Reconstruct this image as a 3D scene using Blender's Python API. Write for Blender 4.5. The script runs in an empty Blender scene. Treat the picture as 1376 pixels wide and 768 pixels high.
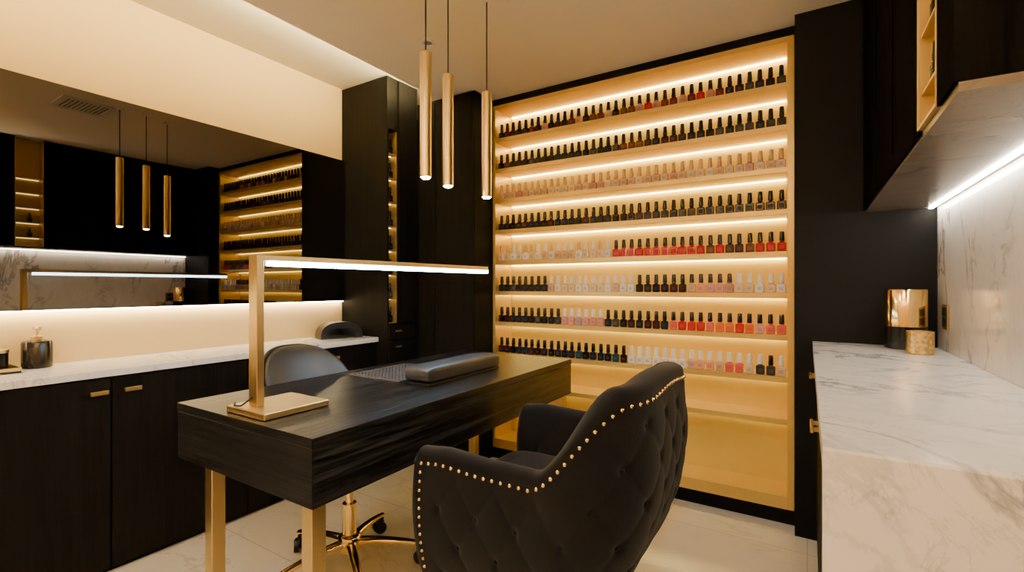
import bpy, bmesh, math, random
from mathutils import Vector, Matrix, noise
random.seed(7)
scene = bpy.context.scene
COL = scene.collection
D = bpy.data

# ---------------------------------------------------------------- materials
def newmat(name):
    m = D.materials.new(name); m.use_nodes = True
    nt = m.node_tree; b = nt.nodes.get('Principled BSDF')
    return m, nt, b
def mat(name, col, rough=0.5, metal=0.0, coat=0.0, sheen=0.0, bump=0.0, bscale=200, emis=None, estr=0, var=0.0, trans=0.0, spec=0.5, ior=None):
    m, nt, b = newmat(name)
    b.inputs['Base Color'].default_value = (*col, 1)
    b.inputs['Roughness'].default_value = rough
    b.inputs['Metallic'].default_value = metal
    b.inputs['Coat Weight'].default_value = coat
    b.inputs['Coat Roughness'].default_value = 0.08
    b.inputs['Sheen Weight'].default_value = sheen
    b.inputs['Transmission Weight'].default_value = trans
    b.inputs['Specular IOR Level'].default_value = spec
    if ior: b.inputs['IOR'].default_value = ior
    if emis:
        b.inputs['Emission Color'].default_value = (*emis, 1)
        b.inputs['Emission Strength'].default_value = estr
    if bump or var:
        tc = nt.nodes.new('ShaderNodeTexCoord'); n = nt.nodes.new('ShaderNodeTexNoise')
        n.inputs['Scale'].default_value = bscale; n.inputs['Detail'].default_value = 4
        nt.links.new(tc.outputs['Object'], n.inputs['Vector'])
        if bump:
            bp = nt.nodes.new('ShaderNodeBump'); bp.inputs['Strength'].default_value = bump
            bp.inputs['Distance'].default_value = 0.002
            nt.links.new(n.outputs['Fac'], bp.inputs['Height']); nt.links.new(bp.outputs['Normal'], b.inputs['Normal'])
        if var:
            r = nt.nodes.new('ShaderNodeValToRGB')
            r.color_ramp.elements[0].position = 0.3; r.color_ramp.elements[1].position = 0.7
            r.color_ramp.elements[0].color = (*[c*(1-var) for c in col], 1)
            r.color_ramp.elements[1].color = (*[min(1, c*(1+var)) for c in col], 1)
            nt.links.new(n.outputs['Fac'], r.inputs['Fac']); nt.links.new(r.outputs['Color'], b.inputs['Base Color'])
    return m
def wood(name, c0, c1, axis, rough=0.45, bump=0.5, coat=0.0, fine=1.0, spec=0.25, ior=None, lo=0.38, hi=0.66):
    m, nt, b = newmat(name)
    tc = nt.nodes.new('ShaderNodeTexCoord'); mp = nt.nodes.new('ShaderNodeMapping')
    s = [55*fine, 55*fine, 55*fine]; s[axis] = 2.2
    mp.inputs['Scale'].default_value = s
    n = nt.nodes.new('ShaderNodeTexNoise'); n.inputs['Scale'].default_value = 1.0
    n.inputs['Detail'].default_value = 5; n.inputs['Roughness'].default_value = 0.65; n.inputs['Distortion'].default_value = 0.7
    nt.links.new(tc.outputs['Object'], mp.inputs['Vector']); nt.links.new(mp.outputs['Vector'], n.inputs['Vector'])
    r = nt.nodes.new('ShaderNodeValToRGB')
    r.color_ramp.elements[0].position = lo; r.color_ramp.elements[1].position = hi
    r.color_ramp.elements[0].color = (*c0, 1); r.color_ramp.elements[1].color = (*c1, 1)
    nt.links.new(n.outputs['Fac'], r.inputs['Fac']); nt.links.new(r.outputs['Color'], b.inputs['Base Color'])
    bp = nt.nodes.new('ShaderNodeBump'); bp.inputs['Strength'].default_value = bump; bp.inputs['Distance'].default_value = 0.002
    nt.links.new(n.outputs['Fac'], bp.inputs['Height']); nt.links.new(bp.outputs['Normal'], b.inputs['Normal'])
    b.inputs['Roughness'].default_value = rough; b.inputs['Coat Weight'].default_value = coat
    b.inputs['Specular IOR Level'].default_value = spec
    if ior: b.inputs['IOR'].default_value = ior
    return m
def marble(name, base, vein, scale=2.2, rough=0.12, tile=None, width=0.035, rot=(0.5, 0.4, 0.6), soft=0.35, fine=0.22, sq=2.3, mlo=0.42, mhi=0.62):
    m, nt, b = newmat(name)
    N = nt.nodes.new; L = nt.links.new
    tc = N('ShaderNodeTexCoord'); mp = N('ShaderNodeMapping')
    mp.inputs['Rotation'].default_value = rot; mp.inputs['Scale'].default_value = (1, sq, 1)
    L(tc.outputs['Object'], mp.inputs['Vector'])
    def veins(sc, w, dist):
        n = N('ShaderNodeTexNoise'); n.inputs['Scale'].default_value = sc; n.inputs['Detail'].default_value = 7
        n.inputs['Distortion'].default_value = dist; n.inputs['Roughness'].default_value = 0.6
        L(mp.outputs['Vector'], n.inputs['Vector'])
        s = N('ShaderNodeMath'); s.operation = 'SUBTRACT'; s.inputs[1].default_value = 0.5; L(n.outputs['Fac'], s.inputs[0])
        a = N('ShaderNodeMath'); a.operation = 'ABSOLUTE'; L(s.outputs[0], a.inputs[0])
        mr = N('ShaderNodeMapRange'); mr.inputs['From Min'].default_value = 0.0; mr.inputs['From Max'].default_value = w
        mr.inputs['To Min'].default_value = 1.0; mr.inputs['To Max'].default_value = 0.0; mr.interpolation_type = 'SMOOTHSTEP'
        L(a.outputs[0], mr.inputs['Value']); return mr.outputs['Result']
    v1 = veins(scale, width, 0.9); v2 = veins(scale*2.7, width*0.6, 1.2); v3 = veins(scale*0.8, width*5, 0.4)
    msk = N('ShaderNodeTexNoise'); msk.inputs['Scale'].default_value = scale*1.1; L(tc.outputs['Object'], msk.inputs['Vector'])
    mk = N('ShaderNodeMapRange'); mk.inputs['From Min'].default_value = mlo; mk.inputs['From Max'].default_value = mhi; L(msk.outputs['Fac'], mk.inputs['Value'])
    m1 = N('ShaderNodeMath'); m1.operation = 'MULTIPLY'; L(v1, m1.inputs[0]); L(mk.outputs['Result'], m1.inputs[1])
    m2 = N('ShaderNodeMath'); m2.operation = 'MULTIPLY'; L(v2, m2.inputs[0]); m2.inputs[1].default_value = fine
    m3 = N('ShaderNodeMath'); m3.operation = 'MULTIPLY'; L(v3, m3.inputs[0]); m3.inputs[1].default_value = soft*0.5
    a1 = N('ShaderNodeMath'); a1.operation = 'ADD'; L(m1.outputs[0], a1.inputs[0]); L(m2.outputs[0], a1.inputs[1])
    a2 = N('ShaderNodeMath'); a2.operation = 'ADD'; a2.use_clamp = True; L(a1.outputs[0], a2.inputs[0]); L(m3.outputs[0], a2.inputs[1])
    mx = N('ShaderNodeMix'); mx.data_type = 'RGBA'; mx.inputs['A'].default_value = (*base, 1); mx.inputs['B'].default_value = (*vein, 1)
    L(a2.outputs[0], mx.inputs['Factor'])
    out = mx.outputs['Result']
    if tile:
        br = N('ShaderNodeTexBrick'); br.offset = 0.0; br.inputs['Scale'].default_value = 1.0
        br.inputs['Brick Width'].default_value = tile; br.inputs['Row Height'].default_value = tile
        br.inputs['Mortar Size'].default_value = 0.002; br.inputs['Mortar'].default_value = (0.66, 0.60, 0.52, 1)
        L(tc.outputs['Object'], br.inputs['Vector']); L(out, br.inputs['Color1']); L(out, br.inputs['Color2'])
        out = br.outputs['Color']
    L(out, b.inputs['Base Color']); b.inputs['Roughness'].default_value = rough
    return m

M = {}
M['wall'] = mat('warm_plaster', (0.74, 0.53, 0.24), 0.8, bump=0.15, bscale=120)
M['ceil'] = mat('ceiling_paint', (0.95, 0.86, 0.67), 0.85, bump=0.05)
M['dark'] = wood('black_wood_vertical', (0.0024, 0.0022, 0.0021), (0.0070, 0.0064, 0.0060), 2, 0.6, 0.3, spec=0.5, ior=1.17, fine=1.3)
M['darkmatt'] = wood('black_matt_wood', (0.0022, 0.0020, 0.0019), (0.0055, 0.005, 0.0047), 2, 0.95, 0.2, spec=0.3, ior=1.06)
M['darkpaint'] = mat('charcoal_panel', (0.0075, 0.0072, 0.0078), 0.65, bump=0.05, bscale=60, ior=1.2)
M['gloss'] = mat('black_lacquer', (0.005, 0.0045, 0.0045), 0.25, coat=0.2, spec=0.3)
M['desk'] = wood('black_oak', (0.0014, 0.0014, 0.0016), (0.048, 0.051, 0.058), 1, 0.30, 0.9, fine=0.95, spec=0.32, lo=0.46, hi=0.80)
M['desk_end'] = wood('black_oak_end', (0.0014, 0.0014, 0.0016), (0.013, 0.013, 0.015), 0, 0.45, 0.8, fine=1.2, spec=0.15)
M['gold'] = mat('brushed_brass', (0.64, 0.47, 0.20), 0.34, 1.0, bump=0.05, bscale=300)
M['pbrass'] = mat('pendant_brass', (0.70, 0.53, 0.23), 0.30, 1.0)
M['goldshiny'] = mat('polished_gold', (0.92, 0.68, 0.27), 0.12, 1.0)
M['goldnail'] = mat('gold_stud', (0.82, 0.57, 0.21), 0.2, 1.0)
M['shelf'] = mat('satin_gold_shelf', (0.78, 0.55, 0.16), 0.34, 0.5, bump=0.05)
M['niche'] = mat('dark_gold_lining', (0.52, 0.33, 0.09), 0.4, 0.4)
M['shelfback'] = mat('gold_back_panel', (0.80, 0.565, 0.115), 0.5, 0.1, var=0.05, bscale=3)
M['marble'] = marble('white_marble', (0.90, 0.90, 0.91), (0.36, 0.37, 0.41), 2.0, rough=0.16, width=0.030, soft=0.18, fine=0.26, sq=1.35, rot=(0.3, 0.2, 0.9), mlo=0.40, mhi=0.66)
M['marble2'] = marble('white_marble_wall', (0.90, 0.86, 0.82), (0.36, 0.30, 0.27), 1.6, rot=(0.9, 0.2, 0.3), width=0.024, soft=0.16, fine=0.16, sq=1.8)
M['under'] = marble('shaded_marble_underside', (0.15, 0.122, 0.10), (0.06, 0.045, 0.04), 1.9, rot=(0.9, 0.2, 0.3), width=0.035, soft=0.3, rough=0.25)  # marble darkened in colour to paint the shade under the cabinet
M['floor'] = marble('cream_floor_tile', (0.95, 0.91, 0.84), (0.78, 0.72, 0.65), 1.3, 0.15, tile=0.6, soft=0.3, width=0.02)
M['mirror'] = mat('tinted_mirror', (0.18, 0.165, 0.145), 0.01, 1.0)
M['leather'] = mat('black_leather', (0.008, 0.008, 0.009), 0.38, bump=0.3, bscale=350, spec=0.3)
M['leather2'] = mat('grey_leather', (0.026, 0.028, 0.034), 0.42, bump=0.25, bscale=300)
M['leather3'] = mat('dark_grey_leather', (0.014, 0.0145, 0.017), 0.42, bump=0.25, bscale=300)
M['velvet'] = mat('black_velvet', (0.0030, 0.0030, 0.0042), 0.9, sheen=0.08, bump=0.35, bscale=160, spec=0.12)
M['rubber'] = mat('black_plastic', (0.006, 0.006, 0.006), 0.35, spec=0.4)
M['cord'] = mat('black_cord', (0.01, 0.01, 0.01), 0.6)
M['led'] = mat('warm_led', (1, 0.9, 0.7), 0.5, emis=(1.0, 0.82, 0.48), estr=40)
M['ledshelf'] = mat('shelf_led', (1, 0.9, 0.7), 0.5, emis=(1.0, 0.79, 0.27), estr=24)
M['lednich'] = mat('niche_led', (1, 0.9, 0.7), 0.5, emis=(1.0, 0.78, 0.32), estr=12)
M['ledcove'] = mat('cove_led', (1, 0.9, 0.7), 0.5, emis=(1.0, 0.81, 0.40), estr=240)
M['ledcool'] = mat('cool_led', (1, 1, 1), 0.5, emis=(0.52, 0.75, 1.0), estr=38)
M['ledright'] = mat('undercabinet_led', (1, 1, 1), 0.5, emis=(1.0, 0.89, 0.70), estr=90)
M['ledspot'] = mat('spot_led', (1, 1, 1), 0.5, emis=(1.0, 0.87, 0.62), estr=280)
M['fillroom'] = mat('fill_room_led', (1, 1, 1), 0.5, emis=(1.0, 0.88, 0.64), estr=190)  # glow of the added fill bar on the front wall
M['fillside'] = mat('fill_side_led', (1, 1, 1), 0.5, emis=(1.0, 0.89, 0.67), estr=230)  # glow of the added fill bar on the side wall
M['fillpanel'] = mat('fill_panel_led', (1, 1, 1), 0.5, emis=(1.0, 0.96, 0.90), estr=30)  # glow of the added overhead fill panels
M['steel'] = mat('dark_steel', (0.16, 0.16, 0.17), 0.4, 0.5)
M['blackmarble'] = marble('black_marble', (0.005, 0.005, 0.006), (0.05, 0.045, 0.04), 8, 0.2, width=0.01, soft=0.03, fine=0.06)
M['glass'] = mat('clear_glass', (0.9, 0.9, 0.88), 0.03, trans=0.9)
M['goldtex'] = mat('mercury_gold_glass', (0.75, 0.52, 0.20), 0.28, 1.0, bump=1.0, bscale=90, var=0.35)
M['white'] = mat('white_plastic', (0.8, 0.78, 0.74), 0.4)
M['hole'] = mat('dark_recess', (0.002, 0.002, 0.002), 0.9, spec=0.1)

# ---------------------------------------------------------------- mesh helpers
def finish(bm, name, mats, parent=None, base=(0, 0, 0), smooth=True, angle=35, loc=None):
    if base != (0, 0, 0):
        bmesh.ops.translate(bm, verts=bm.verts, vec=-Vector(base))
    bmesh.ops.recalc_face_normals(bm, faces=bm.faces)
    me = D.meshes.new(name); bm.to_mesh(me); bm.free()
    if not isinstance(mats, (list, tuple)): mats = [mats]
    for m in mats: me.materials.append(m)
    if smooth:
        for p in me.polygons: p.use_smooth = True
        me.set_sharp_from_angle(angle=math.radians(angle))
    o = D.objects.new(name, me); COL.objects.link(o)
    if parent: o.parent = parent
    if loc: o.location = loc
    return o
def bx(bm, x0, x1, y0, y1, z0, z1, bev=0.0, mi=0, seg=1):
    r = bmesh.ops.create_cube(bm, size=1.0)
    vs = r['verts']
    for v in vs:
        v.co = Vector(((x0+x1)/2+v.co.x*(x1-x0), (y0+y1)/2+v.co.y*(y1-y0), (z0+z1)/2+v.co.z*(z1-z0)))
    fs = set(f for v in vs for f in v.link_faces)
    for f in fs: f.material_index = mi
    if bev > 0:
        es = list(set(e for v in vs for e in v.link_edges))
        bmesh.ops.bevel(bm, geom=es, offset=bev, segments=seg, affect='EDGES', profile=0.5)
def cyl(bm, p0, p1, r0, r1=None, seg=20, mi=0):
    if r1 is None: r1 = r0
    p0 = Vector(p0); p1 = Vector(p1); ax = (p1-p0).normalized()
    t = Vector((1, 0, 0)) if abs(ax.x) < 0.9 else Vector((0, 1, 0))
    a = ax.cross(t).normalized(); b = ax.cross(a)
    A = []; B = []
    for i in range(seg):
        th = 2*math.pi*i/seg; d = a*math.cos(th)+b*math.sin(th)
        A.append(bm.verts.new(p0+d*r0)); B.append(bm.verts.new(p1+d*r1))
    for i in range(seg):
        j = (i+1) % seg
        f = bm.faces.new((A[i], A[j], B[j], B[i])); f.material_index = mi
    f = bm.faces.new(A[::-1]); f.material_index = mi
    f = bm.faces.new(B); f.material_index = mi
def lathe(bm, prof, c=(0, 0, 0), seg=32, mi=0):
    rings = []
    for r, z in prof:
        if r < 1e-6: rings.append([bm.verts.new((c[0], c[1], c[2]+z))])
        else: rings.append([bm.verts.new((c[0]+r*math.cos(2*math.pi*i/seg), c[1]+r*math.sin(2*math.pi*i/seg), c[2]+z)) for i in range(seg)])
    for k in range(len(rings)-1):
        A, B = rings[k], rings[k+1]
        for i in range(seg):
            j = (i+1) % seg
            if len(A) == 1 and len(B) == 1: break
            if len(A) == 1: f = bm.faces.new((A[0], B[i], B[j]))
            elif len(B) == 1: f = bm.faces.new((A[i], A[j], B[0]))
            else: f = bm.faces.new((A[i], A[j], B[j], B[i]))
            f.material_index = mi
def superell(bm, c, r, e1=0.5, e2=0.5, nu=36, nv=20, fn=None, mi=0):
    def p(x, e): return math.copysign(abs(x)**e, x)
    rings = []
    for j in range(nv+1):
        ph = -math.pi/2+math.pi*j/nv
        if j in (0, nv):
            co = Vector((0, 0, r[2]*(-1 if j == 0 else 1)))
            if fn: co = fn(co)
            rings.append([bm.verts.new(co+Vector(c))]); continue
        ring = []
        for i in range(nu):
            th = 2*math.pi*i/nu
            co = Vector((r[0]*p(math.cos(ph), e1)*p(math.cos(th), e2), r[1]*p(math.cos(ph), e1)*p(math.sin(th), e2), r[2]*p(math.sin(ph), e1)))
            if fn: co = fn(co)
            ring.append(bm.verts.new(co+Vector(c)))
        rings.append(ring)
    for k in range(nv):
        A, B = rings[k], rings[k+1]
        for i in range(nu):
            j = (i+1) % nu
            if len(A) == 1: f = bm.faces.new((A[0], B[j], B[i]))
            elif len(B) == 1: f = bm.faces.new((A[i], A[j], B[0]))
            else: f = bm.faces.new((A[i], A[j], B[j], B[i]))
            f.material_index = mi
def empty(name, loc, label, cat, rot=0.0, group=None):
    e = D.objects.new(name, None); e.empty_display_size = 0.05; e.location = loc
    e.rotation_euler = (0, 0, rot); COL.objects.link(e)
    e["label"] = label; e["category"] = cat
    if group: e["group"] = group
    return e
def tag(o, label, cat, group=None):
    o["label"] = label; o["category"] = cat
    if group: o["group"] = group
    return o
def boxobj(name, dims, m, parent=None, base=(0, 0, 0), bev=0.0):
    bm = bmesh.new(); bx(bm, *dims, bev=bev); return finish(bm, name, m, parent, base)
def struct(name, dims, m):
    o = boxobj(name, dims, m); o["kind"] = "structure"; return o

# ---------------------------------------------------------------- room shell
XL, XR = -2.72, 0.46
YB, YF = 2.88, -1.3
CZ = 2.40
struct('floor', (XL-0.1, XR+0.1, YF-0.1, YB+0.1, -0.1, 0.0), M['floor'])
struct('wall_left', (XL-0.1, XL, YF, YB, 0, 2.62), M['wall'])
struct('wall_back', (XL-0.1, XR+0.1, YB, YB+0.1, 0, 2.62), M['darkpaint'])
struct('wall_right', (XR, XR+0.1, YF, YB, 0, 2.62), M['wall'])
struct('wall_front', (XL-0.1, XR+0.1, YF-0.1, YF, 0, 2.62), M['wall'])
bm = bmesh.new()
bx(bm, -2.10, XR, YF, YB, CZ, CZ+0.035)
bx(bm, XL, -1.98, YF, YB, 2.50, 2.56)
bx(bm, -2.0, -1.97, YF, YB, CZ+0.02, 2.52)
o = finish(bm, 'ceiling', M['ceil']); o["kind"] = "structure"
struct('wall_back_pier', (-0.05, XR, 2.55, YB-0.001, 0, CZ-0.001), M['darkpaint'])
struct('trim_1', (-1.80, -0.052, 2.655, YB-0.001, 2.356, CZ-0.001), M['dark'])
struct('trim_2', (-1.80, -0.052, 2.655, YB-0.001, 0, 0.07), M['dark'])
# cove strip
o = boxobj('cove_led_strip', (-2.086, -2.064, YF+0.05, 2.40, 2.4355, 2.4480), M['ledcove'])
tag(o, "warm glowing light strip along the raised ceiling cove", "light strip")
# added fill lights, out of view, brightening the ceiling and room
base = (-1.1, YF+0.03, 2.0)
e = empty('added_fill_uplight', base, "added unseen linear fill light brightening the ceiling", "fill light")
bm = bmesh.new(); bx(bm, -1.8, 0.3, YF+0.001, YF+0.10, 1.98, 1.99); bx(bm, -1.8, 0.3, YF+0.09, YF+0.10, 1.99, 2.03)
finish(bm, 'fill_housing', M['gold'], e, base)
boxobj('led_strip', (-1.78, 0.28, YF+0.02, YF+0.08, 1.992, 2.0), M['fillroom'], e, base)
base = (XR-0.05, -0.1, 1.75)
e = empty('added_fill_uplight', base, "added unseen linear fill light on the side wall", "fill light")
bm = bmesh.new(); bx(bm, XR-0.10, XR-0.001, -0.8, 0.65, 1.73, 1.74); bx(bm, XR-0.10, XR-0.09, -0.8, 0.65, 1.74, 1.80)
finish(bm, 'fill_housing', M['gold'], e, base)
boxobj('led_strip', (XR-0.08, XR-0.02, -0.78, 0.63, 1.742, 1.75), M['fillside'], e, base)  # second added fill bar, unseen, lifting the ceiling brightness
for xx in (-1.9, -0.5):  # pair of added fill panels behind the camera
    base = (xx, -0.55, CZ)
    e = empty('added_fill_panel', base, "added unseen square fill panel under the ceiling", "ceiling light", group="added fill panels")
    bm = bmesh.new(); 
    for a in ((-0.2, 0.2, -0.2, -0.18), (-0.2, 0.2, 0.18, 0.2), (-0.2, -0.18, -0.18, 0.18), (0.18, 0.2, -0.18, 0.18)): bx(bm, *a, -0.012, -0.0005)
    finish(bm, 'fill_panel_frame', M['white'], e)
    bm = bmesh.new(); bx(bm, -0.179, 0.179, -0.179, 0.179, -0.008, -0.0006); finish(bm, 'fill_diffuser', M['fillpanel'], e)

# ---------------------------------------------------------------- mirror
b0 = (XL, 1.2, 1.05)
e = empty('wall_mirror', b0, "wide dark-tinted wall mirror with glowing light strip beneath", "mirror")
boxobj('mirror_glass', (XL+0.031, XL+0.035, -0.6, 2.158, 1.05, 2.003), M['mirror'], e, b0)
boxobj('mirror_backing', (XL+0.001, XL+0.030, -0.6, 2.158, 1.052, 2.000), M['dark'], e, b0)
boxobj('led_strip', (XL+0.004, XL+0.026, -0.58, 2.15, 1.044, 1.0505), M['led'], e, b0)

# ---------------------------------------------------------------- left worktop and cabinets
boxo = boxobj('marble_worktop', (XL+0.001, -2.355, -0.9, 2.158, 0.79, 0.82), M['marble'], bev=0.003)
tag(boxo, "long white veined marble worktop under the mirror", "worktop")
bnd = [-0.867, -0.32, 0.227, 0.774, 1.321, 1.868, 2.158]
for i in range(len(bnd)-1):
    y0, y1 = bnd[i], bnd[i+1]
    base = (-2.5, (y0+y1)/2, 0)
    e = empty('base_cabinet', base, "black wood base cabinet with brass pull under marble worktop", "cabinet", group="black base cabinets below the mirror")
    boxobj('cabinet_body', (XL+0.002, -2.397, y0+0.001, y1-0.001, 0.0, 0.789), M['dark'], e, base)
    d = boxobj('cabinet_door', (-2.396, -2.375, y0+0.0025, y1-0.0025, 0.02, 0.783), M['dark'], e, base, bev=0.0015)
    if y1-y0 > 0.4:
        hy = y1-0.045 if i % 2 == 0 else y0+0.065
        bm = bmesh.new()
        bx(bm, -2.352, -2.345, hy-0.028, hy+0.028, 0.722, 0.738, bev=0.001)
        bx(bm, -2.376, -2.350, hy-0.022, hy-0.014, 0.726, 0.734)
        bx(bm, -2.376, -2.350, hy+0.014, hy+0.022, 0.726, 0.734)
        finish(bm, 'door_handle', M['gold'], d, base)

# ---------------------------------------------------------------- bottle template
def bottle_body_mesh(name, m, lab, txt):
    bm = bmesh.new()
    bx(bm, -0.0195, 0.0195, -0.013, 0.013, 0.0, 0.045, bev=0.004)
    cyl(bm, (0, 0, 0.044), (0, 0, 0.051), 0.013, 0.0085, 12)
    bx(bm, -0.011, 0.011, -0.0136, -0.0132, 0.012, 0.031, mi=1)
    for k in range(3):
        bx(bm, -0.0060, 0.0060-0.002*k, -0.0140, -0.0137, 0.016+0.004*k, 0.0172+0.004*k, mi=2)
    me_o = finish(bm, name, [m, lab, txt])
    me = me_o.data; D.objects.remove(me_o); return me
def cap_mesh(name, m):
    bm = bmesh.new(); lathe(bm, [(0, 0.0515), (0.0115, 0.0515), (0.0120, 0.055), (0.0104, 0.094), (0.0092, 0.0985), (0, 0.099)], seg=12)
    me_o = finish(bm, name, m); me = me_o.data; D.objects.remove(me_o); return me
PC = {'black': (0.004, 0.004, 0.005), 'navy': (0.006, 0.009, 0.024), 'plum': (0.030, 0.005, 0.013), 'wine': (0.10, 0.008, 0.014),
      'red': (0.62, 0.008, 0.014), 'crimson': (0.42, 0.006, 0.02), 'brown': (0.12, 0.045, 0.028), 'nude': (0.66, 0.44, 0.31),
      'beige': (0.80, 0.63, 0.45), 'rose': (0.58, 0.28, 0.26), 'peach': (0.80, 0.38, 0.26), 'coral': (0.78, 0.12, 0.10),
      'orange': (0.80, 0.15, 0.03), 'pink': (0.70, 0.32, 0.36), 'lilac': (0.46, 0.32, 0.48), 'white': (0.88, 0.87, 0.86),
      'teal': (0.014, 0.05, 0.09), 'grey': (0.035, 0.035, 0.04)}
BM = {}
txt_d = mat('dim_lettering', (0.07, 0.055, 0.035), 0.4, 0.5); txt_l = mat('brown_lettering', (0.25, 0.15, 0.08), 0.4)
for k, c in PC.items():
    dk = sum(c) < 0.6
    pm = mat('polish_'+k, c, 0.22, coat=0.0 if dk else 0.4, spec=0.3 if dk else 0.5)
    lab = mat('label_'+k, tuple(min(1, x*(1.4 if dk else 0.75)+0.004) for x in c), 0.5, spec=0.2)
    BM[k] = bottle_body_mesh('nail_polish_'+k, pm, lab, txt_d if dk else txt_l)
CM = {'black': cap_mesh('cap_black', mat('cap_black', (0.004, 0.004, 0.004), 0.25, spec=0.4)),
      'white': cap_mesh('cap_white', mat('cap_white', (0.94, 0.94, 0.94), 0.35)),
      'pale gold': cap_mesh('cap_pale_gold', mat('cap_pale_gold', (0.60, 0.42, 0.24), 0.3, 0.4))}
def put_bottle(x, y, z, col, cap, group, rot=0.0, s=1.0, where="on lit gold shelf"):
    o = D.objects.new('nail_polish_bottle', BM[col]); COL.objects.link(o)
    o.location = (x, y, z); o.rotation_euler = (0, 0, rot); o.scale = (s, s, s)
    o["label"] = f"{col} nail polish bottle with {cap} cap {where}"; o["category"] = "nail polish"; o["group"] = group
    c = D.objects.new('bottle_cap', CM[cap]); COL.objects.link(c); c.parent = o
    return o

# ---------------------------------------------------------------- display shelf
SX0, SX1 = -1.80, -0.052
SZ0, SZ1 = 0.071, 2.355
base = ((SX0+SX1)/2, 2.75, SZ0)
e = empty('display_shelf_unit', base, "tall brushed gold wall shelving with warm lit shelves of nail polish", "shelving unit")
bm = bmesh.new(); fw = 0.022
bx(bm, SX0+0.001, SX0+fw, 2.65, 2.855, SZ0, SZ1, bev=0.001)
bx(bm, SX1-fw-0.008, SX1-0.001, 2.65, 2.855, SZ0, SZ1, bev=0.001)
bx(bm, SX0+fw, SX1-fw-0.008, 2.65, 2.855, SZ1-0.025, SZ1)
bx(bm, SX0+fw, SX1-fw-0.008, 2.65, 2.855, SZ0, SZ0+0.06)
finish(bm, 'shelf_frame', M['shelf'], e, base)
boxobj('back_panel', (SX0+0.002, SX1-0.002, 2.856, 2.872, SZ0, SZ1), M['shelfback'], e, base)
ZK = [2.137-0.2043*k for k in range(9)]
ix0, ix1 = SX0+fw, SX1-fw-0.008
for k, z in enumerate(ZK):
    s = boxobj('shelf_board', (ix0, ix1, 2.655, 2.855, z-0.026, z), M['shelf'], e, base, bev=0.001)
    boxobj('led_strip', (ix0+0.01, ix1-0.01, 2.838, 2.849, z-0.030, z-0.0262), M['ledshelf'], s, base)
boxobj('led_strip', (ix0+0.01, ix1-0.01, 2.838, 2.849, SZ1-0.030, SZ1-0.0252), M['ledshelf'], e, base)

def rc(l): return random.choice(l)
NB = 36
def pick(row, i):
    f = i*37/36
    if row == 0:
        if f < 7: return rc(['black', 'plum', 'navy', 'brown', 'wine']), 'black'
        if f < 13: return rc(['plum', 'rose', 'pink', 'wine', 'black']), 'black'
        if f < 20: return rc(['brown', 'plum', 'black', 'wine', 'nude']), 'black'
        if f < 30: return rc(['crimson', 'wine', 'wine', 'rose', 'brown']), 'black'
        return rc(['plum', 'black', 'wine', 'navy', 'grey']), 'black'
    if row == 1: return rc(['black', 'navy', 'black', 'plum', 'grey', 'brown']), 'black'
    if row == 2: return rc(['nude', 'beige', 'beige', 'nude', 'rose']), 'pale gold'
    if row == 3: return rc(['black', 'navy', 'black', 'navy', 'plum']), 'black'
    if row == 4:
        if f < 16.5: return rc(['beige', 'nude', 'white', 'beige']), rc(['white', 'pale gold', 'white'])
        if f < 28: return rc(['red', 'crimson', 'red', 'red']), 'black'
        return rc(['wine', 'black', 'brown', 'crimson', 'plum']), 'black'
    if row == 5:
        if f < 8: return rc(['black', 'navy', 'black', 'grey']), 'black'
        if f < 20.5: return rc(['beige', 'white', 'nude']), 'white'
        if f < 26: return rc(['black', 'navy', 'plum']), 'black'
        if f < 31: return rc(['rose', 'peach', 'pink', 'nude']), 'black'
        return rc(['white', 'beige', 'peach']), 'white'
    if row == 6:
        if f < 10: return rc(['black', 'navy', 'plum', 'grey']), 'black'
        if f < 15.5: return rc(['pink', 'lilac', 'rose']), 'white'
        if f < 24.5: return rc(['black', 'navy', 'grey', 'plum']), 'black'
        if f < 29: return rc(['red', 'coral', 'crimson']), 'black'
        if f < 33: return rc(['orange', 'coral', 'red']), 'black'
        return rc(['coral', 'pink', 'peach']), 'black'
    if f < 19.5: return rc(['navy', 'teal', 'black', 'plum', 'navy', 'navy']), 'black'
    if f < 26: return rc(['white', 'lilac', 'white', 'white']), 'white'
    if f < 32: return rc(['peach', 'coral', 'nude', 'rose']), 'white'
    return rc(['nude', 'peach', 'grey', 'beige']), rc(['white', 'white', 'black'])
ords = ["top", "second", "third", "fourth", "fifth", "sixth", "seventh", "eighth"]
for r in range(8):
    for i in range(NB):
        x = ix0+0.026+(ix1-ix0-0.052)*i/(NB-1)
        col, cap = pick(r, i)
        put_bottle(x+random.uniform(-0.0015, 0.0015), 2.690+random.uniform(-0.002, 0.002), ZK[r]+0.0002, col, cap,
                   f"nail polish bottles on the {ords[r]} shelf", random.uniform(-0.05, 0.05))

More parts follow.
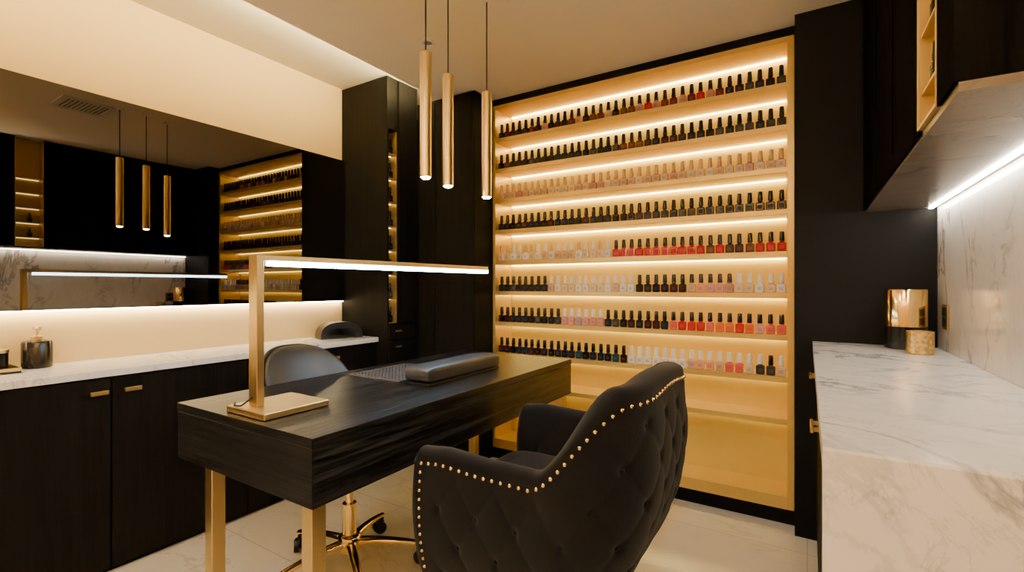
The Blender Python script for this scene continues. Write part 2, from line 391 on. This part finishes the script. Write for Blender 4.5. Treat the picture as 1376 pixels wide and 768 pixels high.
# ---------------------------------------------------------------- tall cabinets
base = (-2.5, 2.3, 0)
e = empty('tall_cabinet', base, "full-height black wood cabinet with narrow lit bottle niche", "cabinet")
bm = bmesh.new()
bx(bm, XL+0.001, -2.281, 2.160, 2.174, 0, 2.495)
bx(bm, XL+0.001, -2.281, 2.246, 2.425, 0, 2.495)
bx(bm, XL+0.001, -2.281, 2.174, 2.246, 0, 0.91)
bx(bm, XL+0.001, -2.281, 2.174, 2.246, 2.16, 2.495)
bx(bm, XL+0.001, -2.45, 2.174, 2.246, 0.91, 2.16)
finish(bm, 'cabinet_body', M['dark'], e, base)
boxobj('niche_lining', (-2.449, -2.283, 2.2435, 2.2455, 0.911, 2.159), M['niche'], e, base)
for z in [0.91+0.156*k for k in range(8)]:
    s = boxobj('niche_shelf', (-2.449, -2.283, 2.1745, 2.2430, z-0.004, z+0.004), M['niche'], e, base)
    boxobj('led_strip', (-2.335, -2.329, 2.180, 2.238, z-0.0065, z-0.0042), M['lednich'], s, base)
for z0, z1 in ((0.10, 0.80), (0.805, 0.90)):
    d = boxobj('cabinet_drawer', (-2.280, -2.262, 2.165, 2.42, z0, z1), M['dark'], e, base, bev=0.001)
    bm = bmesh.new(); zz = z1-0.04
    bx(bm, -2.245, -2.238, 2.20, 2.25, zz-0.006, zz+0.006, bev=0.001); bx(bm, -2.262, -2.244, 2.22, 2.23, zz-0.004, zz+0.004)
    finish(bm, 'drawer_handle', M['gold'], d, base)
boxobj('cabinet_door', (-2.280, -2.266, 2.250, 2.42, 0.905, 2.49), M['dark'], e, base, bev=0.001)
for k in range(8):
    put_bottle(-2.31, 2.208, 0.914+0.156*k+0.0003, rc(['black', 'navy', 'plum', 'grey']), 'black', "nail polish bottles in the tall cabinet niche", math.pi/2, where="in narrow tall cabinet niche")
base = (-2.0, 2.6, 0)
e = empty('wardrobe_cabinet', base, "full-height plain black wood double-door cabinet beside gold shelving", "cabinet")
boxobj('cabinet_body', (-2.279, -1.803, 2.452, 2.878, 0, CZ-0.002), M['dark'], e, base)
boxobj('cabinet_door', (-2.277, -2.120, 2.431, 2.451, 0.06, CZ-0.01), M['dark'], e, base, bev=0.0015)
boxobj('cabinet_door', (-2.116, -1.805, 2.431, 2.451, 0.06, CZ-0.01), M['dark'], e, base, bev=0.0015)

# ---------------------------------------------------------------- right side
bm = bmesh.new()
pr = [(0.88, 0.0), (0.88, 0.896), (0.884, 0.90), (2.548, 0.90), (2.548, 0.86), (0.92, 0.86), (0.92, 0.0)]
A = [bm.verts.new((0.02, y, z)) for y, z in pr]; B = [bm.verts.new((XR-0.001, y, z)) for y, z in pr]
bm.faces.new(A); bm.faces.new(B[::-1])
for i in range(len(pr)):
    j = (i+1) % len(pr); bm.faces.new((A[i], B[i], B[j], A[j]))
o = finish(bm, 'waterfall_worktop', M['marble']); tag(o, "white grey-veined marble worktop with waterfall end panel", "worktop")
for y0, y1, hy in ((0.922, 1.63, 1.55), (1.63, 2.548, 2.42)):
    base = (0.25, (y0+y1)/2, 0)
    e = empty('base_cabinet', base, "black base cabinet with brass pulls under waterfall marble worktop", "cabinet", group="cabinets under the waterfall worktop")
    boxobj('cabinet_body', (0.055, XR-0.002, y0+0.001, y1-0.001, 0, 0.858), M['dark'], e, base)
    for z0, z1 in ((0.02, 0.63), (0.634, 0.855)):
        d = boxobj('cabinet_drawer', (0.036, 0.054, y0+0.002, y1-0.002, z0, z1), M['dark'], e, base, bev=0.001)
        if z1 < 0.7: continue
        bm = bmesh.new(); zz = z1-0.09
        bx(bm, 0.006, 0.014, hy-0.05, hy+0.05, zz-0.007, zz+0.007, bev=0.001)
        bx(bm, 0.012, 0.037, hy-0.04, hy-0.03, zz-0.005, zz+0.005); bx(bm, 0.012, 0.037, hy+0.03, hy+0.04, zz-0.005, zz+0.005)
        finish(bm, 'drawer_handle', M['gold'], d, base)
o = boxobj('marble_backsplash', (XR-0.012, XR-0.0005, 0.88, 2.548, 0.901, 1.4675), M['marble2'])
tag(o, "white veined marble backsplash slab above worktop", "backsplash")
# outlet
base = (XR-0.012, 2.40, 1.0325)
e = empty('wall_outlet', base, "brass framed wall socket on marble backsplash", "socket")
boxobj('socket_plate', (XR-0.019, XR-0.0122, 2.355, 2.435, 0.985, 1.08), mat('bronze', (0.30, 0.19, 0.08), 0.4, 0.8), e, base, bev=0.0015)
bm = bmesh.new()
for zz in (1.0125, 1.0525):
    bx(bm, XR-0.0215, XR-0.0191, 2.366, 2.424, zz-0.017, zz+0.017, bev=0.001)
finish(bm, 'socket_insert', M['rubber'], e, base)
# upper cabinet
UX = 0.205
base = (0.33, 1.8, 1.468)
e = empty('wall_cabinet', base, "black wall cabinet with marble underside and narrow lit bottle niche", "cabinet")
N0, N1 = 1.175, 1.345
bm = bmesh.new()
bx(bm, UX+0.02, XR-0.001, N1+0.002, 2.548, 1.485, CZ-0.002)
bx(bm, UX, XR-0.001, 1.05, N0, 1.485, CZ-0.002)
bx(bm, 0.30, XR-0.001, N0, N1+0.002, 1.485, CZ-0.002)
bx(bm, UX, UX+0.02, N1+0.002, N1+0.05, 1.475, CZ-0.002)
finish(bm, 'cabinet_body', M['darkmatt'], e, base)
for y0, y1 in ((1.40, 1.78), (1.784, 2.162), (2.166, 2.546)):
    d = boxobj('cabinet_door', (UX+0.004, UX+0.019, y0, y1, 1.475, CZ-0.006), M['darkmatt'], e, base, bev=0.002)
    bm = bmesh.new()
    for a in ((y0, y0+0.05, 1.475, CZ-0.006), (y1-0.05, y1, 1.475, CZ-0.006), (y0+0.05, y1-0.05, 1.475, 1.525), (y0+0.05, y1-0.05, CZ-0.056, CZ-0.006)):
        bx(bm, UX, UX+0.0039, a[0], a[1], a[2], a[3])
    finish(bm, 'door_frame', M['darkmatt'], d, base)
bm = bmesh.new()
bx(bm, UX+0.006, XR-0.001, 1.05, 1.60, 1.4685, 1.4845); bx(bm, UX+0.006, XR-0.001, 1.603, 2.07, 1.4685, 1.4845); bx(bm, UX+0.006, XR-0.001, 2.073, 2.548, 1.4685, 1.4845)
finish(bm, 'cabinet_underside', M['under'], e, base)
boxobj('led_strip', (0.420, 0.431, 1.06, 2.54, 1.4635, 1.4684), M['ledright'], e, base)
bm = bmesh.new()
bx(bm, 0.292, 0.299, N0+0.001, N1-0.001, 1.486, CZ-0.004); bx(bm, UX+0.002, 0.292, N0+0.001, N0+0.003, 1.486, CZ-0.004)
bx(bm, UX+0.002, 0.292, N1-0.003, N1-0.001, 1.486, CZ-0.004); bx(bm, UX+0.002, 0.292, N0+0.003, N1-0.003, 1.486, 1.50)
finish(bm, 'niche_lining', M['niche'], e, base)
bm = bmesh.new()
bx(bm, UX-0.002, UX+0.0018, N1-0.001, N1+0.003, 1.486, CZ-0.004); bx(bm, UX-0.002, UX+0.0018, N0-0.003, N0+0.001, 1.486, CZ-0.004); bx(bm, UX-0.002, UX+0.0018, N0+0.001, N1-0.001, 1.486, 1.490)
finish(bm, 'niche_frame', M['gold'], e, base)
for z in (1.565, 1.690, 1.815, 1.94, 2.065):
    s = boxobj('niche_shelf', (UX+0.004, 0.291, N0+0.006, N1-0.006, z-0.006, z), M['niche'], e, base)
    boxobj('led_strip', (0.278, 0.286, N0+0.01, N1-0.01, z-0.010, z-0.0062), M['lednich'], s, base)
for z in (1.565, 1.690):
    put_bottle(UX+0.018, 1.265, z+0.0003, 'black', 'black', "nail polish bottles in the wall cabinet niche", -math.pi/2, s=0.80, where="in lit wall cabinet niche")

# canister
base = (0.334, 2.455, 0.9003)
e = empty('gold_canister', base, "cylindrical canister with polished gold lid over dark body", "canister")
bm = bmesh.new(); lathe(bm, [(0, 0), (0.065, 0), (0.068, 0.003), (0.068, 0.088), (0, 0.088)], seg=48); finish(bm, 'canister_body', M['gloss'], e)
bm = bmesh.new(); lathe(bm, [(0, 0.0885), (0.0675, 0.0885), (0.069, 0.09), (0.069, 0.232), (0.067, 0.236), (0.060, 0.237), (0, 0.234)], seg=48); finish(bm, 'canister_lid', M['goldshiny'], e)
base = (0.352, 2.28, 0.9003)
e = empty('candle_holder', base, "small mottled gold glass candle holder beside canister", "candle holder")
bm = bmesh.new(); lathe(bm, [(0, 0), (0.036, 0), (0.041, 0.006), (0.041, 0.083), (0.038, 0.084), (0.037, 0.02), (0, 0.018)], seg=40); finish(bm, 'glass_cup', M['goldtex'], e)
bm = bmesh.new(); lathe(bm, [(0, 0.0185), (0.036, 0.0205), (0.036, 0.055), (0, 0.053)], seg=32); finish(bm, 'candle_wax', M['white'], e)
bm = bmesh.new(); cyl(bm, (0, 0, 0.053), (0.001, 0, 0.066), 0.0012, 0.0009, 8); finish(bm, 'candle_wick', M['cord'], e)

# ---------------------------------------------------------------- left worktop objects
base = (-2.655, 0.622, 0.8203)
e = empty('soap_dispenser', base, "black stone soap dispenser with brass pump", "soap dispenser")
bm = bmesh.new(); lathe(bm, [(0, 0), (0.044, 0), (0.047, 0.003), (0.047, 0.100), (0.044, 0.107), (0.020, 0.112), (0, 0.112)], seg=40); finish(bm, 'dispenser_body', M['blackmarble'], e)
bm = bmesh.new(); lathe(bm, [(0, 0.1122), (0.018, 0.1122), (0.018, 0.126), (0.008, 0.130), (0.006, 0.150), (0.014, 0.151), (0.014, 0.165), (0, 0.167)], seg=24)
cyl(bm, (0, 0, 0.159), (0.045, -0.012, 0.157), 0.006, 0.005, 12); cyl(bm, (0.044, -0.012, 0.159), (0.046, -0.012, 0.147), 0.005, 0.004, 12)
finish(bm, 'dispenser_pump', M['gold'], e)
base = (-2.62, 0.478, 0.8203)
e = empty('vanity_tray', base, "small black and brass vanity tray on marble worktop", "tray")
bm = bmesh.new(); bx(bm, -0.08, 0.08, -0.075, 0.075, 0, 0.008, bev=0.002); finish(bm, 'tray_base', M['gloss'], e)
bm = bmesh.new(); 
for a in ((-0.08, 0.08, -0.075, -0.071), (-0.08, 0.08, 0.071, 0.075), (-0.08, -0.076, -0.071, 0.071), (0.076, 0.08, -0.071, 0.071)): bx(bm, *a, 0.0082, 0.02)
finish(bm, 'tray_rim', M['gold'], e)
base = (-2.655, 0.508, 0.8288)
e = empty('glass_jar', base, "black glass jar with gold lid standing on vanity tray", "jar")
bm = bmesh.new(); lathe(bm, [(0, 0), (0.030, 0), (0.033, 0.004), (0.033, 0.062), (0.030, 0.062), (0.029, 0.008), (0, 0.007)], seg=32); finish(bm, 'jar_body', M['gloss'], e)
bm = bmesh.new(); lathe(bm, [(0, 0.0625), (0.034, 0.0625), (0.035, 0.066), (0.034, 0.074), (0.008, 0.078), (0.008, 0.09), (0, 0.092)], seg=32); finish(bm, 'jar_lid', M['gold'], e)

# nail curing lamp
base = (-2.565, 2.0, 0.8203)
e = empty('nail_curing_lamp', base, "rounded black nail curing lamp with arched opening on worktop", "nail lamp", rot=math.radians(-20))
bm = bmesh.new()
nx, na = 14, 28
def archpt(x, t, k):
    sc = (1-0.22*max(0, -x)**2)
    w = (0.130 if k == 0 else 0.095)*sc; h = (0.100 if k == 0 else 0.062)*sc
    ee = 0.75
    c = math.cos(t); s = math.sin(t)
    return Vector((0.10*x, math.copysign(abs(c)**ee, c)*w, abs(s)**ee*h+0.004))
G = []
for k in (0, 1):
    g = [[bm.verts.new(archpt(-1+2*i/nx, math.pi*j/na, k)) for j in range(na+1)] for i in range(nx+1)]
    for i in range(nx):
        for j in range(na): f = bm.faces.new((g[i][j], g[i+1][j], g[i+1][j+1], g[i][j+1])); f.material_index = 0 if k == 0 else 1
    G.append(g)
for j in range(na):
    bm.faces.new((G[0][nx][j], G[0][nx][j+1], G[1][nx][j+1], G[1][nx][j]))
bm.faces.new([G[0][0][j] for j in range(na+1)])
finish(bm, 'lamp_shell', [M['rubber'], M['steel']], e)
bm = bmesh.new(); bx(bm, -0.10, 0.103, -0.127, 0.127, 0, 0.0038, bev=0.001); finish(bm, 'lamp_base_plate', M['steel'], e)

# ---------------------------------------------------------------- desk
DX0, DX1, DY0, DY1 = -1.84, -1.10, 0.78, 2.39
base = ((DX0+DX1)/2, (DY0+DY1)/2, 0)
e = empty('manicure_desk', base, "black oak manicure desk with deep drawer box and brass legs", "desk")
def endmat(bm):
    bm.normal_update()
    for f in bm.faces:
        if abs(f.normal.y) > 0.6: f.material_index = 1
bm = bmesh.new(); bx(bm, DX0, DX1, DY0, DY1, 0.722, 0.75, bev=0.0015); endmat(bm)
finish(bm, 'desk_top', [M['desk'], M['desk_end']], e, base)
bm = bmesh.new()
bx(bm, DX0+0.002, DX1-0.002, DY0+0.002, DY1-0.002, 0.562, 0.7205, bev=0.0015); endmat(bm)
finish(bm, 'desk_apron', [M['desk'], M['desk_end']], e, base)
for x in (-1.745, -1.16):
    for y in (0.81, 2.32):
        yy = 0.79 if (x > -1.5 and y < 1) else (0.825 if y < 1 else 2.31)
        boxobj('desk_leg', (x, x+0.045, yy, yy+0.045, 0.0, 0.5615), M['gold'], e, base, bev=0.002)
boxobj('desk_rail', (-1.6995, -1.1605, 0.826, 0.834, 0.548, 0.5615), M['gold'], e, base)

# dust collector grille
base = (-1.595, 1.605, 0.7505)
e = empty('dust_collector_grille', base, "perforated dark steel dust collector grille set on desk", "grille")
bm = bmesh.new()
gx, gy = 0.155, 0.175
bx(bm, -gx, gx, -gy, -gy+0.008, 0, 0.005); bx(bm, -gx, gx, gy-0.008, gy, 0, 0.005)
bx(bm, -gx, -gx+0.008, -gy+0.008, gy-0.008, 0, 0.005); bx(bm, gx-0.008, gx, -gy+0.008, gy-0.008, 0, 0.005)
n1 = 14
for i in range(1, n1): 
    x = -gx+0.008+(2*gx-0.016)*i/n1; bx(bm, x-0.0026, x+0.0026, -gy+0.008, gy-0.008, 0.001, 0.0030)
n2 = 16
for i in range(1, n2):
    y = -gy+0.008+(2*gy-0.016)*i/n2; bx(bm, -gx+0.008, gx-0.008, y-0.0026, y+0.0026, 0.0012, 0.0032)
finish(bm, 'grille_mesh', M['steel'], e, smooth=False)
bm = bmesh.new(); bx(bm, -gx+0.008, gx-0.008, -gy+0.008, gy-0.008, 0.0, 0.0008); finish(bm, 'grille_recess', M['hole'], e)

# hand rest
base = (-1.335, 1.675, 0.7503)
e = empty('hand_rest_cushion', base, "long padded dark grey leather hand rest cushion on desk", "hand rest")
bm = bmesh.new()
def crown(co):
    co = co.copy()
    if co.z > 0: co.z += 0.006*(1-(co.x/0.07)**2)
    return co
superell(bm, (0, 0, 0.041), (0.070, 0.258, 0.031), 0.34, 0.13, nu=112, nv=24, fn=crown)
finish(bm, 'cushion_pad', M['leather2'], e, angle=80)
bm = bmesh.new(); bx(bm, -0.064, 0.064, -0.252, 0.252, 0.0, 0.011, bev=0.002); finish(bm, 'cushion_base', M['leather'], e)

# desk lamp
base = (-1.465, 0.9175, 0.7503)
e = empty('desk_lamp', base, "brass desk lamp with square base and long glowing bar arm", "desk lamp")
boxobj('lamp_base', (-1.57, -1.36, 0.805, 1.03, 0.7503, 0.771), M['gold'], e, base, bev=0.0025)
boxobj('lamp_post', (-1.508, -1.462, 0.842, 0.866, 0.7712, 1.249), M['gold'], e, base, bev=0.0015)
bm = bmesh.new(); bx(bm, -0.021, 0.021, 0.0125, 1.17, -0.018, 0.0, bev=0.0015)
arm = finish(bm, 'lamp_arm', M['gold'], e); arm.location = Vector((-1.485, 0.854, 1.249))-Vector(base); arm.rotation_euler = (0, 0, math.radians(-3.2))
bm = bmesh.new(); bx(bm, -0.020, 0.020, 0.04, 1.168, -0.034, -0.0182)
led = finish(bm, 'led_strip', M['ledcool'], arm)
bm = bmesh.new(); pc = [(-1.485, 0.842, 0.80), (-1.49, 0.825, 0.788), (-1.505, 0.815, 0.775), (-1.535, 0.812, 0.774), (-1.566, 0.83, 0.7745)]
for a, b_ in zip(pc, pc[1:]): cyl(bm, a, b_, 0.0028, 0.0028, 8)
finish(bm, 'power_cord', M['cord'], e, base)

# ---------------------------------------------------------------- pendants
for (x, y, z0, z1) in ((-1.255, 1.387, 1.570, 2.056), (-1.27, 1.54, 1.565, 2.03), (-1.19, 1.706, 1.537, 1.998)):
    base = (x, y, CZ)
    e = empty('pendant_lamp', base, "slim brass cylinder pendant lamp hanging on black cord", "pendant lamp", group="brass pendant lamps above the desk")
    bm = bmesh.new(); R = 0.0225
    lathe(bm, [(0, z1), (0.008, z1), (0.009, z1-0.002), (R-0.003, z1-0.002), (R, z1-0.006), (R, z0), (R-0.003, z0), (R-0.003, z0+0.012), (0, z0+0.012)], (x, y, 0), 32)
    finish(bm, 'lamp_shade', M['pbrass'], e, base)
    bm = bmesh.new(); lathe(bm, [(0, z0-0.007), (R-0.010, z0-0.0055), (R-0.005, z0-0.001), (R-0.0035, z0+0.004), (R-0.0035, z0+0.011), (0, z0+0.011)], (x, y, 0), 24)
    finish(bm, 'light_bulb', M['ledspot'], e, base)
    bm = bmesh.new(); cyl(bm, (x, y, z1), (x, y, CZ-0.012), 0.003, 0.003, 8); finish(bm, 'pendant_cord', M['cord'], e, base)
    bm = bmesh.new(); lathe(bm, [(0, CZ-0.012), (0.020, CZ-0.012), (0.022, CZ-0.010), (0.022, CZ-0.0005), (0, CZ-0.0005)], (x, y, 0), 24); finish(bm, 'ceiling_canopy', M['ceil'], e, base)

# ceiling fittings
base = (-1.656, 1.847, CZ)
e = empty('ceiling_downlight', base, "small round white ceiling downlight ring", "downlight")
bm = bmesh.new(); lathe(bm, [(0.022, -0.0005), (0.038, -0.0005), (0.038, -0.005), (0.033, -0.008), (0.024, -0.006), (0.022, -0.0005)], seg=32); finish(bm, 'trim_ring', M['white'], e)
bm = bmesh.new(); lathe(bm, [(0, -0.0006), (0.0215, -0.0006), (0.0215, -0.003), (0, -0.003)], seg=24); finish(bm, 'light_lens', M['glass'], e)
base = (-1.10, 1.238, CZ)
e = empty('ceiling_vent', base, "square slatted metal ceiling air vent", "air vent")
bm = bmesh.new()
for a in ((-0.15, 0.15, -0.15, -0.125), (-0.15, 0.15, 0.125, 0.15), (-0.15, -0.125, -0.125, 0.125), (0.125, 0.15, -0.125, 0.125)): bx(bm, *a, -0.012, -0.0005)
finish(bm, 'vent_frame', M['white'], e)
bm = bmesh.new()
for i in range(11): bx(bm, -0.124, 0.124, -0.115+0.023*i-0.006, -0.115+0.023*i+0.006, -0.010, -0.004)
finish(bm, 'vent_slats', M['white'], e)
bm = bmesh.new(); bx(bm, -0.124, 0.124, -0.124, 0.124, -0.003, -0.0006); finish(bm, 'vent_recess', M['hole'], e)

# ---------------------------------------------------------------- office chair
base = (-1.583, 1.295, 0)
e = empty('office_chair', base, "grey leather swivel chair with rounded back and gold star base", "office chair", rot=math.radians(-4))
def bend(co):
    z = co.z
    co = co.copy(); co.x += 2.3*co.y*co.y - 0.10*(z/0.2); return co
bm = bmesh.new(); superell(bm, (-0.335, 0, 0.675), (0.036, 0.198, 0.200), 0.75, 0.7, nu=48, nv=32, fn=bend); finish(bm, 'backrest', M['leather3'], e, angle=80)
bm = bmesh.new(); superell(bm, (-0.362, 0, 0.670), (0.030, 0.208, 0.210), 0.75, 0.7, nu=48, nv=32, fn=bend); finish(bm, 'backrest_shell', M['rubber'], e, angle=80)
bm = bmesh.new(); superell(bm, (-0.06, 0, 0.475), (0.24, 0.235, 0.05), 0.6, 0.6, nu=48, nv=16); finish(bm, 'seat', M['leather3'], e, angle=80)
bm = bmesh.new(); bx(bm, -0.30, -0.10, -0.04, 0.04, 0.415, 0.430, bev=0.003); bx(bm, -0.36, -0.30, -0.035, 0.035, 0.42, 0.60, bev=0.005); finish(bm, 'back_bracket', M['goldshiny'], e)
bm = bmesh.new(); cyl(bm, (0, 0, 0.12), (0, 0, 0.27), 0.028, 0.028, 24); cyl(bm, (0, 0, 0.27), (0, 0, 0.42), 0.016, 0.016, 20); cyl(bm, (0, 0, 0.40), (0, 0, 0.425), 0.06, 0.09, 24); finish(bm, 'gas_column', M['goldshiny'], e)
bm = bmesh.new(); lathe(bm, [(0, 0.075), (0.036, 0.075), (0.045, 0.085), (0.045, 0.135), (0.034, 0.145), (0, 0.145)], seg=28)
angs = [math.radians(44+72*k) for k in range(5)]
for a in angs:
    c, s = math.cos(a), math.sin(a)
    prev = None
    N = 12
    for i in range(N+1):
        t = i/N; r = 0.03+0.275*t; z = 0.112-0.035*t*t; w = 0.022*(1-t)+0.013*t; h = 0.018*(1-t)+0.010*t
        ring = []
        for q in range(10):
            th = 2*math.pi*q/10
            ring.append(bm.verts.new((c*r-s*w*math.cos(th), s*r+c*w*math.cos(th), z+h*math.sin(th))))
        if prev:
            for q in range(10): bm.faces.new((prev[q], prev[(q+1) % 10], ring[(q+1) % 10], ring[q]))
        else: bm.faces.new(ring[::-1])
        prev = ring
    bm.faces.new(prev)
finish(bm, 'star_base', M['goldshiny'], e, angle=50)
for a in angs:
    c, s = math.cos(a)*0.298, math.sin(a)*0.298
    bm = bmesh.new(); ax = Vector((math.cos(a+0.9), math.sin(a+0.9), 0)); fw_ = Vector((-ax.y, ax.x, 0))*0.012
    ctr = Vector((c, s, 0.028))+fw_
    for sg in (-1, 1): cyl(bm, ctr+ax*0.006*sg, ctr+ax*0.024*sg, 0.028, 0.025, 20)
    cyl(bm, ctr-ax*0.007, ctr+ax*0.007, 0.014, 0.014, 12)
    cyl(bm, (c, s, 0.035), (c, s, 0.070), 0.009, 0.009, 12)
    bx(bm, ctr.x-0.018, ctr.x+0.018, ctr.y-0.018, ctr.y+0.018, 0.040, 0.060, bev=0.006)
    finish(bm, 'caster', M['rubber'], e)

# ---------------------------------------------------------------- tufted armchair
base = (-0.68, 1.405, 0)
e = empty('tufted_armchair', base, "black velvet tufted armchair with gold nailhead trim", "armchair")
xf, xb, hw, R = -0.315, 0.290, 0.338, 0.19
L1 = (xb-R)-xf; LA = math.pi/2*R; L2 = 2*hw-2*R; LT = 2*L1+2*LA+L2
def path(s):
    if s <= L1: return Vector((xf+s, -hw, 0)), Vector((0, -1, 0))
    s2 = s-L1
    if s2 <= LA:
        a = -math.pi/2+s2/R; n = Vector((math.cos(a), math.sin(a), 0)); return Vector((xb-R, -hw+R, 0))+n*R, n
    s2 -= LA
    if s2 <= L2: return Vector((xb, -hw+R+s2, 0)), Vector((1, 0, 0))
    s2 -= L2
    if s2 <= LA:
        a = s2/R; n = Vector((math.cos(a), math.sin(a), 0)); return Vector((xb-R, hw-R, 0))+n*R, n
    s2 -= LA
    return Vector((xb-R-s2, hw, 0)), Vector((0, 1, 0))
def sst(a, b, x):
    t = max(0, min(1, (x-a)/(b-a))); return t*t*(3-2*t)
def backness(s):
    m = min(s, LT-s); return sst(L1-0.035, L1+LA*0.70, m)
def topz(s):
    m = min(s, LT-s)
    return 0.664+0.230*backness(s)+0.016*sst(L1+LA*0.5, LT/2, m)-0.010*sst(0.10, 0, m)+0.008*sst(0.25, 0.05, m)
ZB = 0.27
def outer(s, z):
    b = sst(L1-0.07, L1+LA*0.85, min(s, LT-s)); H = topz(s); t = max(0, (z-ZB)/(H-ZB))
    return -0.055*(1-t)**3.2*(0.4+0.9*b) + 0.050*b*t**1.0 + 0.040*math.sin(math.pi*min(1, t))*(0.35+0.65*b)
def puff(s, z, H):
    u = (s-LT/2)/0.130; v = (z-0.30)/0.20
    su = abs(math.sin(math.pi*(u+v))); sv = abs(math.sin(math.pi*(u-v)))
    f = (su*sv)**0.42
    but = math.exp(-((su/0.36)**2+(sv/0.36)**2))
    m = min(s, LT-s)
    fade = sst(0.03, 0.10, m)*sst(H-0.045, H-0.12, z)
    return (0.0060*(f-0.7)-0.010*but)*fade
NS, NO = 360, 76
bm = bmesh.new(); rings = []
for i in range(NS+1):
    s = LT*i/NS; P, n = path(s); H = topz(s); b = sst(L1-0.07, L1+LA*0.85, min(s, LT-s))
    T = 0.075+0.015*b
    ring = []
    zt = H-0.030
    for j in range(NO+1):
        z = ZB+(zt-ZB)*j/NO; o_ = outer(s, z)+puff(s, z, H)
        ring.append(P+n*o_+Vector((0, 0, z)))
    otop = outer(s, zt)
    for j in range(1, 12):
        a = math.pi*j/12
        ring.append(P+n*(otop-T/2+T/2*math.cos(a)+0.006*math.sin(a))+Vector((0, 0, zt+0.030*math.sin(a)**0.8)))
    for j in range(0, 21):
        z = zt-(zt-0.36)*j/20; t = j/20
        inn = otop-T-(otop*0.7+0.0)*t*b - 0.02*math.sin(math.pi*t)
        ring.append(P+n*(inn-puff(s, z, H)*0.8)+Vector((0, 0, z)))
    rings.append([bm.verts.new(p) for p in ring])
K = len(rings[0])
for i in range(NS):
    for j in range(K):
        jj = (j+1) % K
        bm.faces.new((rings[i][j], rings[i+1][j], rings[i+1][jj], rings[i][jj]))
def cap_end(ring, dx):
    cen = sum((v.co for v in ring), Vector())/len(ring)
    inner = [bm.verts.new(cen+(v.co-cen)*0.86+Vector((dx, 0, 0))) for v in ring]
    k = len(ring)
    for j in range(k): bm.faces.new((ring[j], ring[(j+1) % k], inner[(j+1) % k], inner[j]))
    bm.faces.new(inner)
cap_end(rings[0], -0.016); cap_end(rings[-1], -0.016)
finish(bm, 'upholstered_shell', M['velvet'], e, angle=60)
bm = bmesh.new(); superell(bm, (-0.075, 0, 0.445), (0.255, 0.248, 0.065), 0.35, 0.3, nu=56, nv=16); finish(bm, 'seat_cushion', M['velvet'], e, angle=70)
bm = bmesh.new(); bx(bm, xf+0.01, xb-0.10, -hw+0.075, hw-0.075, 0.275, 0.395, bev=0.01); finish(bm, 'seat_base', M['velvet'], e)
# nailheads, evenly spaced along the sloping edge
bmn = bmesh.new(); bmesh.ops.create_uvsphere(bmn, u_segments=12, v_segments=8, radius=0.0060)
first = finish(bmn, 'nailhead', M['goldnail'], None, angle=180); nm = first.data; D.objects.remove(first)
def edgept(s):
    P, n = path(s); z = topz(s)-0.040
    return P+n*(outer(s, z)+0.001)+Vector((0, 0, z))
samp = [edgept(0.018+(LT-0.036)*i/1500) for i in range(1501)]
acc = [0.0]
for a, b_ in zip(samp, samp[1:]): acc.append(acc[-1]+(b_-a).length)
nn = 72; pts = []; q = 0
for i in range(nn):
    tgt = acc[-1]*i/(nn-1)
    while q < 1500 and acc[q] < tgt: q += 1
    pts.append(samp[q])
for s in (0.016, LT-0.016):
    P, n = path(s); H = topz(s)
    for k in range(1, 14):
        z = H-0.040-0.0262*k
        pts.append(P+n*(outer(s, z)+0.001)+Vector((0, 0, z)))
for p in pts:
    o = D.objects.new('nailhead', nm); COL.objects.link(o); o.parent = e; o.location = p
bt = bmesh.new(); bmesh.ops.create_uvsphere(bt, u_segments=12, v_segments=8, radius=0.0080)
first = finish(bt, 'tuft_button', M['velvet'], None, angle=180); bmsh = first.data; D.objects.remove(first)
for a in range(-11, 12):
    for bb in range(0, 8):
        if (a+bb) % 2: continue
        u = a/2; v = bb/2; s = u*0.130+LT/2; z = 0.30+0.20*v
        if s < 0.09 or s > LT-0.09: continue
        H = topz(s)
        if z < ZB+0.03 or z > H-0.09: continue
        P, n = path(s)
        o = D.objects.new('tuft_button', bmsh); COL.objects.link(o); o.parent = e
        o.location = P+n*(outer(s, z)-0.014)+Vector((0, 0, z))
for sx, sy in ((-0.25, -0.24), (-0.25, 0.24), (0.06, -0.2), (0.06, 0.2)):
    bm = bmesh.new(); cyl(bm, (sx*1.04, sy*1.04, 0.0), (sx, sy, 0.276), 0.013, 0.022, 16); finish(bm, 'chair_leg', M['rubber'], e)

# ---------------------------------------------------------------- world + camera
w = D.worlds.new('world'); scene.world = w; w.use_nodes = True
w.node_tree.nodes['Background'].inputs[0].default_value = (0.02, 0.017, 0.013, 1)
cam_d = D.cameras.new('camera'); cam_d.sensor_width = 36; cam_d.lens = 639/1376*36; cam_d.clip_start = 0.02
cam = D.objects.new('camera', cam_d); COL.objects.link(cam)
cam.location = (0, 0, 1.15); cam.rotation_euler = (math.radians(90), 0, math.radians(31.85))
scene.camera = cam
